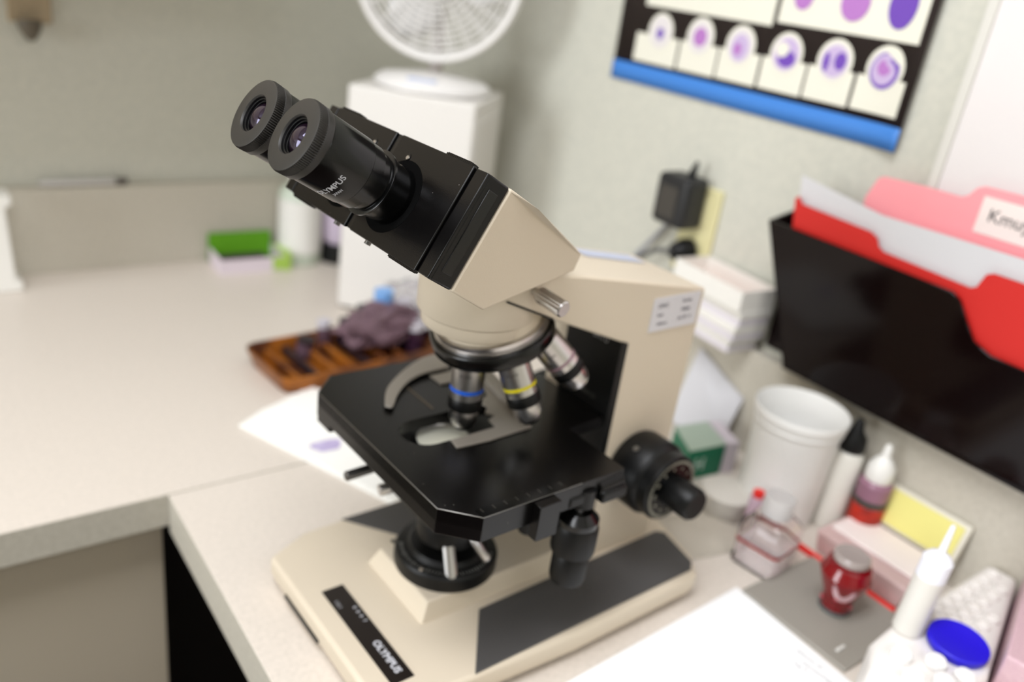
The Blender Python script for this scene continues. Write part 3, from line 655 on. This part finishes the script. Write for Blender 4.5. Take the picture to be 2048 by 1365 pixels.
B().lathe([(15, 14), (17, 17), (17, 74), (12, 80)], seg=32).done('bottle_body', mat('mauve liquid', (176, 130, 150), .25, trans=.3, ior=1.3), db)
B().lathe([(17.3, 22), (17.3, 50)], seg=32, cap=False).done('red_label', mat('red orange label', (196, 42, 18), .5, col2=(140, 30, 16), vscale=60), db)
B().lathe([(17.4, 51), (17.4, 57)], seg=32, cap=False).done('dark_label_band', mat('dark green band', (52, 62, 50), .5), db)
B().lathe([(17, 0), (18, 2), (18, 16), (15, 17)], seg=32).done('green_base', mat('green base', (16, 128, 58), .5), db)
B().lathe([(13, 78), (14, 82), (13.5, 94), (9, 102), (5, 106), (3.5, 118), (2, 120)], seg=28).done('nozzle_cap', whitep, db)

# pink slide box with its lid open, yellow inside
sb_ = empty('slide_box', (0, 0, 0)); tag(sb_, 'pink plastic slide box with the lid open showing yellow foam', 'box')
B().loft([[(388, -118, 0), (452, -118, 0), (452, -214, 0), (384, -214, 0)], [(384, -114, 28), (454, -114, 28), (454, -218, 28), (380, -218, 28)]]).done('box_bottom', pinkp, sb_, bevel=3, seg=3)
B().box((400, -214, 28.1), (452, -120, 31)).done('white_insert', mat('white rose card', (242, 230, 226), .5), sb_, bevel=1)
B().prism([(454, -122, 30), (454, -222, 30), (468, -222, 74), (468, -122, 74)], (6, 0, -2)).done('lid', mat('lid frame', (222, 216, 200), .4), sb_, bevel=2)
B().prism([(453.6, -127, 35), (453.6, -217, 35), (465.2, -217, 70), (465.2, -127, 70)], (1.2, 0, 0)).done('foam', yellow, sb_)
tag(B().box((373, -216, 0), (380, -40, 5)).done('red_ruler', redp, bevel=1), 'thin bright red plastic strip lying in front of the pink box', 'strip')

# clear square bottle with pink liquid line
cbm = empty('square_bottle', (317, -103, 0), math.radians(8)); tag(cbm, 'clear square plastic bottle with a frosted screw cap by the paper', 'bottle')
B().loft([zr(rrect(22, 22, 5), 0), zr(rrect(24, 24, 6), 3), zr(rrect(24, 24, 6), 48), zr(rrect(17, 17, 8), 58), zr(rrect(12, 12, 9), 61)]).done('bottle_body', clearp, cbm)
B().loft([zr(rrect(20.5, 20.5, 5), 2.5), zr(rrect(22, 22, 5), 26)]).done('liquid', mat('faint pink liquid', (252, 244, 243), .1, trans=.75, ior=1.12), cbm)
B().loft([zr(rrect(24.3, 24.3, 6), 27), zr(rrect(24.3, 24.3, 6), 30.5)], cap=False).done('red_stain_line', mat('dried red line', (150, 50, 50), .5), cbm)
B().lathe([(15, 60), (15, 78), (14, 80)], seg=60).done('screw_cap', frost, cbm)
# cloudy tub left of it, flat bag
tb_ = empty('plastic_tub', (352, -22, 0)); tag(tb_, 'low cloudy plastic tub in front of the teal box', 'tub')
B().lathe([(24, 0), (26, 3), (28, 22), (27, 23), (25, 21), (23, 4)], seg=40).done('tub_body', mat('milky plastic', (232, 228, 220), .4, trans=.3, ior=1.2), tb_)
B().lathe([(27, 23), (29, 24), (29, 27), (27, 28)], seg=40).done('lid', mat('milky lid', (226, 221, 212), .4, trans=.2, ior=1.2), tb_)
lb = empty('sample_tube', (346, -62, 0)); tag(lb, 'small lilac pink sample tube with a red cap beside the big cup', 'tube')
B().lathe([(7, 0), (8, 2), (8, 44), (7, 46)], seg=24).done('tube_body', mat('lilac pink plastic', (214, 186, 200), .3, trans=.3, ior=1.3), lb)
B().lathe([(6, 46), (6, 52)], seg=20).done('red_cap', redp, lb)
def wavy(name, c, sx, sy, rz, h, m, lab, cat, n=14, seed=3):
    rnd = random.Random(seed); b = B(); ph = [rnd.uniform(0, 6) for _ in range(6)]
    rows = []
    for i in range(n + 1):
        row = []
        for j in range(n + 1):
            x = (i / n - .5) * sx; y = (j / n - .5) * sy
            z = .6 + h * (.5 + .5 * math.sin(x / 11 + ph[0]) * math.sin(y / 13 + ph[1])) * min(1, 4 * min(i, j, n - i, n - j) / n)
            row.append((x, y, z))
        rows.append(row)
    b.loft(rows, 0, cap=False, closed=False); o = b.done(name, m, loc=c, rot=(0, 0, rz), ang=60)
    sm = o.modifiers.new('t', 'SOLIDIFY'); sm.thickness = .0004
    return tag(o, lab, cat)
wavy('plastic_bag', (302, -42, 0), 86, 70, math.radians(-12), 5, mat('milky film', (214, 206, 192), .35, trans=.3, ior=1.1), 'flat milky plastic bag lying behind the microscope base', 'bag')

# grey plate with the red staining jar
gp = B().box((262, -238, 0), (374, -124, 4)).done('metal_plate', mat('grey plate', (150, 145, 136), .45), bevel=1)
tag(gp, 'grey flat plate lying under the red jar', 'plate')
pot = empty('staining_jar', (324, -184, 4)); tag(pot, 'small dark red glass jar with a glass stopper on the grey plate', 'jar')
rg = mat('dark red glass', (150, 14, 26), .1, trans=.45, ior=1.4, coat=.6)
B().lathe([(14, 4), (14.5, 8), (15, 20), (21, 32), (24, 42), (20, 52), (14, 55)], seg=40).done('jar_body', rg, pot)
B().lathe([(14.5, 0), (15.4, 1.5), (15.4, 4.2)], seg=40).done('glass_foot', mat('grey glass foot', (130, 138, 138), .1, trans=.5), pot)
B().lathe([(14, 54), (16.5, 56), (16.5, 61), (15, 62.5), (6, 61.6)], seg=40).done('stopper', mat('stopper glass', (196, 184, 178), .12, trans=.35, ior=1.4), pot)
b = B()
for k in range(6):
    a = 2 * PI * k / 6 + .4; b.lathe([(2.4, 0), (1.5, .8)], o=((15.6) * math.cos(a), 15.6 * math.sin(a), 12 + 8 * (k % 2)), axis=(math.cos(a), math.sin(a), 0), seg=12)
b.done('raised_dots', mat('pink dot glass', (190, 90, 100), .1), pot)  # paler pink than the jar glass
b = B(); b.tube([(12 * math.cos(t) - 18 * .7, 12 * math.sin(t) * .7 - 18 * .7 + 3, 38 + 9 * math.sin(t + 1)) for t in [2 * PI * k / 24 for k in range(22)]], 2.2, seg=8)
b.done('glass_handle', mat('clear pink glass', (236, 206, 210), .06, trans=.7, ior=1.4), pot)
tag(B().box((274, -222, 4.1), (286, -219, 6)).done('glass_rod', mat('pale glass', (220, 218, 212), .2), bevel=.5), 'short pale rod on the near edge of the grey plate', 'rod')

# white rack, nozzle tube, blue lid, white caps
rk = empty('tube_rack', (0, 0, 0)); tag(rk, 'white plastic tube rack with rows of round wells in the bottom right corner', 'rack')
B().prism([(258, -250, 0), (300, -246, 0), (470, -246, 0), (474, -273, 0), (312, -323, 0), (250, -322, 0), (230, -268, 0)], (0, 0, 48)).done('rack_body', mat('rack white', (238, 233, 228), .4), rk, bevel=6, seg=4)
for i in range(9):
    for j in range(4):
        x = 318 + i * 17; y = -257 - j * 16
        if (x - 319) ** 2 + (y + 291) ** 2 < 30 ** 2 or y < -262 - (474 - x) * .311 or x > 466: continue
        B().lathe([(6.6, 47.5), (6.6, 50.5), (5.2, 51.5), (5, 48.5)], o=(x, y, 0), seg=20).done('well', mat('rack white', (238, 233, 228), .4), rk)
bl = B().lathe([(23.2, 0), (24.2, 1.5), (24.2, 6.6), (23, 7.6), (21.5, 7)], seg=56).done('round_lid', bluep, loc=(319, -291, 50)); tag(bl, 'bright blue round lid lying on the white rack', 'lid')
bl.rotation_euler = (.05, -.05, 0)
nt_ = empty('nozzle_tube', (300, -257, 48)); nt_.scale = (.955, .955, .955); tag(nt_, 'white tube with a long thin nozzle standing upright on the rack', 'tube')
nt_.rotation_euler = (math.radians(1), math.radians(2), 0)
B().lathe([(11, 0), (12.5, 2), (12.5, 62), (10, 64)], seg=36).done('tube_body', mat('tube white', (236, 232, 224), .4, trans=.15), nt_)
B().lathe([(12.6, 60), (12.6, 78), (9, 83), (3.4, 86), (2, 112), (1.5, 113)], seg=36).done('nozzle', mat('nozzle white', (240, 240, 248), .35), nt_)
for nm, x, y in (('farthest from the camera', 292, -264), ('beside the blue lid', 312, -284), ('at the near left rim', 276, -284), ('just in front of the blue lid', 318, -306), ('in the middle of the group', 296, -300), ('lowest in view', 280, -308)):
    x, y = -347 + (x + 347) * .955, -472 + (y + 472) * .955
    cp = B().lathe([(7.5, 0), (8.5, 1), (8.5, 6), (6.5, 8)], seg=24).done('white_cap', mat('cap white', (244, 242, 240), .35), loc=(x, y, 48))
    tag(cp, 'small white cap on the white rack, the one ' + nm, 'cap', 'white caps on the rack')
pb = B().prism([(320, -325, 0), (470, -278, 0), (472, -350, 0), (330, -400, 0)], (0, 0, 70)).done('tip_box', mat('lilac pink plastic box', (216, 184, 190), .4, col2=(206, 170, 180), vscale=500), bevel=2)
tag(pb, 'lilac pink ribbed box at the right edge behind the blue lid', 'box')

# teal card box, white box end, leaning sheet, stack of slide boxes
te = empty('carton', (0, 0, 0)); tag(te, 'teal green carton with a grey green top behind the focus knob', 'box')
P = [(378, 88), (427, 80), (407, 32), (352, 39)]
B().loft([[(x, y, 0) for x, y in P], [(x, y, 40) for x, y in P]]).done('carton_body', mat('teal green card', (6, 108, 76), .5), te, bevel=.6)
B().prism([(x, y, 40.2) for x, y in P], (0, 0, .8)).done('carton_top', mat('grey green card', (166, 182, 166), .5), te)
B().mesh(text_mesh('H', 22, bold=.6), flat((370, 35.6, 20), (-1, .13, 0), (0, 0, 1))).done('lettering', mat('pale letter', (178, 204, 190), .5), te)
wc = B().prism([(408, 32, 0), (428, 80, 0), (442, 74, 0), (424, 26, 0)], (0, 0, 42)).done('carton', mat('white lilac carton', (206, 196, 204), .5), bevel=.6)
tag(wc, 'slim white carton standing between the teal carton and the big cup', 'box')
ls = B().prism([(470, 150, 103), (472, 70, 68), (440, 66, 6), (440, 150, 4)], (1, 0, 0)).done('paper_sheet', paperg); tag(ls, 'grey white sheet leaning on the backsplash behind the microscope arm', 'paper')
th = math.radians(-6); ux = Vector((math.cos(th), math.sin(th), 0)); uy = Vector((-math.sin(th), math.cos(th), 0))
bw = mat('box card white', (236, 233, 226), .5); bw2 = mat('box card lilac', (226, 220, 226), .5); inn = mat('rose card', (244, 210, 202), .5)
labs = ['open white card box with rose inside, topmost of the stack by the socket', 'white card box second from the top of the stack by the socket', 'white card box third from the top of the stack by the socket', 'white card box at the bottom of the stack by the socket']
z = 131
for k in range(4):
    h = [18, 19, 19, 25][k]; dx = [8, 4, 6, 0][k]; dy = [8, 2, 0, 0][k]
    O = Vector((425 + dx, 75 + dy, 0)); LX = 55 - dx; LY = [104, 114, 112, 118][k]
    lab = labs[3 - k]; bx = empty('slide_carton', (O.x, O.y, z), th); tag(bx, lab, 'box', 'slide cartons stacked by the socket')
    if k < 3:
        B().box((0, 0, 0), (LX, LY, h * .55)).done('carton_tray', bw2, bx, bevel=.8)
        B().box((-1.2, -1.2, h * .5), (LX + 1, LY + 1.2, h - .3)).done('carton_lid', bw, bx, bevel=.8)
    else:
        B().box((0, 0, 0), (LX, LY, 1.5)).box((0, 0, 1.5), (LX, 1.5, h)).box((0, LY - 1.5, 1.5), (LX, LY, h)).box((0, 1.5, 1.5), (1.5, LY - 1.5, h)).box((LX - 1.5, 1.5, 1.5), (LX, LY - 1.5, h)).done('carton_tray', bw, bx)
        B().box((1.6, 1.6, 1.5), (LX - 1.6, LY - 1.6, 3)).done('carton_lining', inn, bx)
    z += h
